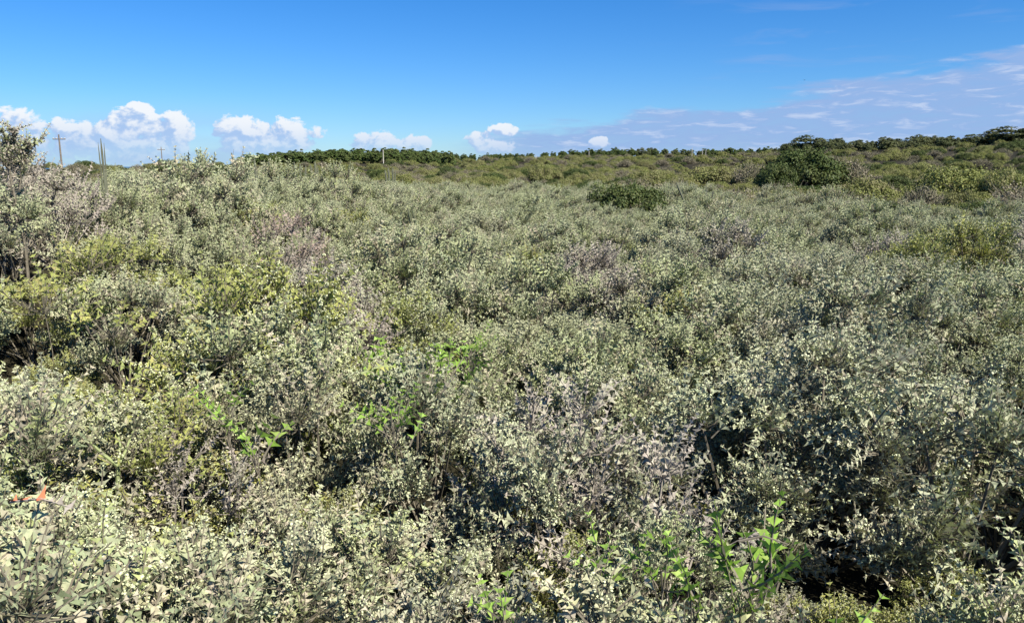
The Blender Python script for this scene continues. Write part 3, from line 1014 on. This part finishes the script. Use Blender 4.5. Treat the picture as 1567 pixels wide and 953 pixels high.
# ------------------------------------------------------------------ cacti
def cactus_column(P, r):
    """ribbed column with a rounded tip along the path P"""
    P = np.asarray(P, float); n = 12
    t = np.linspace(0, 1, n)
    Q = np.stack([np.interp(t, np.linspace(0, 1, len(P)), P[:, k]) for k in range(3)], 1)
    rad = r * np.where(t > .88, np.sqrt(np.clip(1 - ((t - .88) / .125) ** 2, .02, 1)), .88 + .12 * t)
    d = np.gradient(Q, axis=0); Fm = frames(d, np.zeros(n))
    S = 14
    a = np.arange(S) * 2 * math.pi / S; k = np.where(np.arange(S) % 2, .66, 1.0)
    ring = np.stack([np.cos(a) * k, np.sin(a) * k, 0 * a], 1)
    V = (Q[:, None] + np.einsum('nij,kj->nki', Fm, ring) * rad[:, None, None]).reshape(-1, 3)
    T = []
    for i in range(n - 1):
        for j in range(S):
            a0, a1 = i * S + j, i * S + (j + 1) % S
            T += [(a0, a1, a1 + S), (a0, a1 + S, a0 + S)]
    V = np.vstack([V, Q[-1]]); b = (n - 1) * S
    T += [(b + j, b + (j + 1) % S, len(V) - 1) for j in range(S)]
    return V, np.array(T)


def put_cactus(px, d, cols, label, mat='cactus', group=None):
    """cols: (top px, top py, base px, radius m): each column runs from the ground to the pixel's ray at distance d"""
    p = on_ground(px, d)
    o = empty('columnar_cactus', Matrix.Translation(p))
    for (tx, ty, bx, r) in cols:
        v = ray(tx, ty); k = d / math.hypot(v.x, v.y)
        top = Vector((v.x * k, v.y * k, EYE + v.z * k)) - p
        b = on_ground(bx, d) - p
        mid = (Vector(b) + top) / 2 + Vector((.03, .02, .05)) * (r / .05)
        V, T = cactus_column([(b.x, b.y, b.z - .05), mid, top], r)
        link('column', mesh_of('column', V, T, (M[mat],)), o)
    tag(o, label, 'cactus', group)


put_cactus(632, 12.2, [(624, 319, 642, .032), (631, 321, 648, .024)], 'dark ribbed cactus column leaning out of the grey heath')
put_cactus(1055, 19.5, [(1035, 279, 1072, .028)], 'bare pale stick-like cactus leaning beside the upright cactus pair', 'drycactus')
put_cactus(1082, 20, [(1081, 288, 1082, .032), (1092, 291, 1084, .024)], 'upright pale cactus with two columns behind the grey heath', 'drycactus')
put_cactus(365, 13, [(354, 234, 376, .024)], 'leaning pole-like cactus above the dead brown shrub', 'drycactus')
put_cactus(390, 13.4, [(389, 241, 391, .020)], 'short upright cactus column next to the leaning one', 'drycactus')
put_cactus(155, 7.6, [(154, 212, 156, .009), (150, 218, 155, .005), (159, 219, 156, .005)], 'branching cactus top rising above the dune shrubs', 'drycactus')
put_cactus(455, 30, [(445, 251, 452, .04), (450, 248, 454, .045), (459, 250, 457, .04), (468, 253, 460, .035)], 'grey cactus clump below the pine wood, widest of them', 'drycactus')
put_cactus(480, 31, [(475, 252, 479, .04), (482, 247, 481, .045), (486, 254, 483, .03)], 'grey cactus clump with close upright columns below the pine wood', 'drycactus')
put_cactus(597, 33, [(589, 260, 594, .04), (594, 257, 596, .045), (601, 256, 598, .04), (605, 261, 600, .03)], 'grey cactus clump on the heath crest under the white pole', 'drycactus')



# ------------------------------------------------------------------ bright green young plants, each leaf a piece
def green_plant(px, py, width_px, n_shoot, label, mat='bright', leaf_m=.042):
    q = random.Random(px * 7 + py); rg = np.random.default_rng(px)
    c = canopy_at(px, py, .90)
    g = gz(c.x, c.y)
    dist = (c - Vector((0, 0, EYE))).length
    w = width_px / F * dist / 2.0
    o = empty('green_sapling', Matrix.Translation((c.x, c.y, g)))
    H = c.z - g
    V, T = tube(np.array([(0, 0, -.03), (.02, .01, H * .5), (0, 0, H - .12)]), [.003, .0025, .002], 5)
    link('stem', mesh_of('stem', V, T, (M['twig'],)), o)
    n = int(n_shoot * 1.7)
    for i in range(n):
        a = i * 2.4 + q.uniform(-.7, .7); rr = w * math.sqrt((i + .6) / n) * q.uniform(.8, 1.15)
        p = np.array([rr * math.cos(a), rr * math.sin(a), H - .10 + q.uniform(-.07, .05) - .25 * rr * rr / w])
        d = np.array([.9 * rr / w * math.cos(a), .9 * rr / w * math.sin(a), 1.0]) + rg.normal(0, .35, 3)
        Fm = frames(d[None], np.array([q.uniform(0, 6.28)]))[0]
        V, T = tube(np.array([(0, 0, H - .22), p * .5 + np.array([0, 0, .5 * H - .12]), p]), [.0018, .0016, .0014], 3)
        k = q.randrange(10)
        add_shoot(o, k, mat4(Fm, p, leaf_m / .030 * q.uniform(.75, 1.1)), M[mat], False, dist < 9)
        link('twig', mesh_of('twig', V, T, (M['twig'],)), o)
    tag(o, label, 'sapling')


green_plant(655, 548, 115, 19, 'bright green spiny sapling, broadest of the fresh green plants, beside a dark hollow', leaf_m=.040)
green_plant(600, 602, 80, 7, 'fresh green sprig low under the broadest bright green sapling', leaf_m=.036)
green_plant(575, 508, 36, 5, 'small bright green sapling at the far rim of the dark hollow', leaf_m=.040)
green_plant(718, 511, 36, 5, 'small yellow-green sapling standing alone past the broad sapling', leaf_m=.040)
green_plant(345, 602, 26, 3, 'tiny bright green sprig next to the dry mauve shrubs', leaf_m=.04)
green_plant(388, 634, 36, 3, 'pale green sprig just before the tiny bright sprig', leaf_m=.038)
green_plant(405, 412, 40, 6, 'green sapling with long upright leaves among small grey shrubs', leaf_m=.055)
green_plant(920, 796, 40, 4, 'fresh green sapling in front of cream flowering shrubs', leaf_m=.034)
green_plant(1015, 803, 40, 3, 'green and yellow sprig between two fresh green saplings', leaf_m=.032)
green_plant(1150, 822, 90, 10, 'vivid green sapling with large star-like leaves and dark twig across it', leaf_m=.040)
green_plant(765, 876, 30, 3, 'dark yellow-green sprig deep between grey shrubs', leaf_m=.030)
green_plant(1305, 908, 34, 4, 'fresh green sprig with narrow leaves near dark hollows', leaf_m=.034)
green_plant(1065, 850, 30, 2, 'loose green sprig below the vivid star-leaved sapling', leaf_m=.034)
green_plant(130, 362, 80, 13, 'yellow broad-leaved sapling on the dune slope', 'yellow', .040)
green_plant(60, 420, 100, 14, 'yellow-green broad-leaved sapling under the dune slope', 'yellow', .042)
green_plant(165, 455, 80, 11, 'pale yellow broad-leaved sapling beside a dark hollow on the slope', 'yellow', .042)
green_plant(540, 396, 60, 8, 'golden leaved low sapling in the grey heath', 'yellow', .042)
green_plant(1045, 302, 16, 4, 'tiny vivid yellow-green sapling beside the leaning pale cactus', 'bright', .09)


# ------------------------------------------------------------------ forked stem plant, loose twigs
def forked_plant():
    """pale green forked stem in a dark hollow, carrying spiny shoots"""
    base = canopy_at(180, 752, .55)
    d = math.hypot(base.x, base.y)
    g = gz(base.x, base.y)
    o = empty('forked_plant', Matrix.Translation((base.x, base.y, g)))

    def P(px, py, dd=0.0):
        v = ray(px, py); k = (d + dd) / math.hypot(v.x, v.y)
        return np.array((v.x * k - base.x, v.y * k - base.y, EYE + v.z * k - g))
    root = np.array([.02, .04, -.03])
    fork = P(181, 713)
    link('stem', mesh_of('stem', *tube(np.array([root, P(180, 752), fork]), [.012, .0085, .0075], 7), (M['greenstem'],)), o)
    tips = []
    for pts, r in (([fork, P(158, 695), P(138, 676)], .008), ([fork, P(192, 690, .03), P(205, 655, .08)], .005), ([P(246, 735, .05), P(234, 714, .06), P(222, 688, .08)], .006),
                   ([fork, P(184, 680, .05), P(175, 640, .12)], .005)):
        link('branch', mesh_of('branch', *tube(np.array(pts), [r, r * .85, r * .6], 6), (M['greenstem'],)), o)
        tips.append(pts[-1])
    q = random.Random(2)
    for t in tips:
        for i in range(12):
            dvec = np.array([q.uniform(-1.2, 1.2), q.uniform(-.6, .6), 1.0])
            add_shoot(o, q.randrange(10), mat4(frames(dvec[None], np.array([q.uniform(0, 6)]))[0], t + np.array([0, 0, -.015]) + dvec * .012, 1.0), M['grey'], q.random() < .7, True)
    tag(o, 'pale green thick forked stem rising from a dark hollow under flowering shoots', 'plant')


forked_plant()


def loose_twig(ends, label, mat, leafmat=None, orange=(), r=.004, n=7, big=.028, h=.86, name='dead_twig'):
    (x0, y0), (x1, y1) = ends
    a = canopy_at(x0, y0, h); b = canopy_at(x1, y1, h)
    if (a - b).length > .8: b = a + (b - a).normalized() * .8
    o = empty(name, Matrix.Translation(a))
    e = np.array(b - a)
    q = random.Random(x0 + y0)
    Pm = np.array([(0, 0, 0), e / 2 + [0, 0, .015], e])
    link('stick', mesh_of('stick', *tube(Pm, [r, r * .8, r * .4], 5), (M[mat],)), o)
    if leafmat:
        for j in range(n):
            t = (j + .5) / n
            p = np.array([np.interp(t, [0, .5, 1], Pm[:, k]) for k in range(3)])
            for s in (1, -1):
                dv = np.cross(e / np.linalg.norm(e), [q.uniform(-.9, .9), q.uniform(-.9, .5), q.uniform(.3, 1)]) * s + np.array([q.uniform(-.4, .4), -.2, q.uniform(-.1, .8)])
                xx = dv / np.linalg.norm(dv); zz = e / np.linalg.norm(e); yy = np.cross(zz, xx); yy /= np.linalg.norm(yy); zz = np.cross(xx, yy)
                lf = link('spine_leaf', SPINE_ME[j % 4], o, mat4(np.stack([xx, yy, zz], 1), p, big * q.uniform(.8, 1.3)), M[leafmat])
                if (j, s) in orange:
                    lf.material_slots[0].material = M['orange']; lf['label'] = 'orange leaf'
    tag(o, label, 'twig')


loose_twig(((16, 768), (112, 777)), 'mauve dead twig with a few vivid orange leaves above a dark hollow', 'paletwig', 'mauve', {(0, 1), (0, -1), (1, 1), (1, -1), (3, 1), (3, -1), (4, 1)}, .003, 7, .026, 1.0)
loose_twig(((1296, 548), (1322, 590)), 'pale bare stick lying in the dark hollow among silvery shrubs', 'paletwig', None, (), .006, h=.8)
loose_twig(((448, 590), (441, 522)), 'yellow-green upright spiny shoot sticking out of grey shrubs', 'greenstem', 'yellow', (), .006, 8, .04, .84, 'young_shoot')
loose_twig(((552, 572), (612, 560)), 'yellow-green spiny shoot lying towards the broad green sapling', 'greenstem', 'yellow', (), .006, 7, .035, .88, 'young_shoot')
loose_twig(((1130, 828), (1205, 832)), 'dark bare twig lying across the vivid star-leaved sapling', 'twig', None, (), .003, h=.98)
loose_twig(((1222, 470), (1226, 420)), 'yellowish thin upright shoot among the mauve dry shrubs', 'greenstem', 'yellow', (), .006, 8, .045, .84, 'young_shoot')


# ------------------------------------------------------------------ tall ragged shrub against the sky on the dune
def ragged_shrub():
    d = 6.0
    p = on_ground(22, d)
    o = empty('ragged_shrub', Matrix.Translation(p))

    def P(px, py, dd=0.0):
        v = ray(px, py); k = (d + dd) / math.hypot(v.x, v.y)
        return np.array((v.x * k - p.x, v.y * k - p.y, EYE + v.z * k - p.z))
    q = random.Random(4)
    foot = np.array([0, 0, -.03])
    knee = P(14, 262)
    link('stem', mesh_of('stem', *tube(np.array([foot, (foot + knee) / 2 + [.03, 0, 0], knee]), [.012, .009, .007], 6), (M['twig'],)), o)
    for i in range(26):
        t = i / 26
        dv = np.array([q.uniform(-1, 1), q.uniform(-1, 1), q.uniform(.1, .9)])
        add_shoot(o, q.randrange(10), mat4(frames(dv[None], np.array([q.uniform(0, 6)]))[0], foot + (knee - foot) * (.3 + .7 * t), 1.0), M['mauve'], False, False)
    for pts in ([(14, 262), (14, 235), (4, 196)], [(14, 262), (30, 238), (64, 214)], [(14, 262), (0, 240), (-25, 215)], [(14, 262), (32, 250), (44, 232)],
                [(14, 262), (-5, 225), (-12, 192)], [(30, 290), (34, 262), (38, 246)], [(14, 262), (12, 240), (16, 214)], [(14, 262), (26, 232), (48, 220)], [(14, 262), (20, 225), (22, 200)]):
        Q = np.array([P(x, y, q.uniform(-.08, .08)) if i else P(x, y) for i, (x, y) in enumerate(pts)])
        link('branch', mesh_of('branch', *tube(Q, [.007, .005, .003], 5), (M['twig'],)), o)
        for i in range(24):
            t = .22 + .78 * (i + 1) / 24
            c = np.array([np.interp(t, [0, .5, 1], Q[:, k]) for k in range(3)])
            dv = np.array([q.uniform(-1, 1), q.uniform(-1, 1), q.uniform(.1, 1.2)])
            add_shoot(o, q.randrange(10), mat4(frames(dv[None], np.array([q.uniform(0, 6)]))[0], c, q.uniform(.75, 1.0)), M['mauve'] if q.random() < .55 else M['grey'], q.random() < .5, False)
    tag(o, 'tall ragged shrub with open mauve-grey branches standing against the sky on the dune', 'shrub')


ragged_shrub()


def bird(px, py, d):
    v = ray(px, py).normalized()
    p = Vector((0, 0, EYE)) + v * d
    o = empty('flying_bird', Matrix.Translation(p) @ Matrix.Rotation(.6, 4, 'Z'))
    link('body', mesh_of('body', *tube(np.array([(-.22, 0, 0), (-.08, 0, .01), (.1, 0, .01), (.2, 0, .02)]), [.012, .05, .05, .02], 6), (M['bird'],)), o)
    for s in (-1, 1):
        V = np.array([(.08, .03 * s, .03), (-.08, .03 * s, .03), (-.06, .28 * s, .14), (.06, .28 * s, .15), (-.10, .58 * s, .08)])
        link('wing', mesh_of('wing', V, np.array([(0, 1, 2), (0, 2, 3), (3, 2, 4)]), (M['bird'],)), o)
    tag(o, 'tiny dark bird flying in front of the grey cloud sheet', 'bird')


bird(1231, 123, 240)
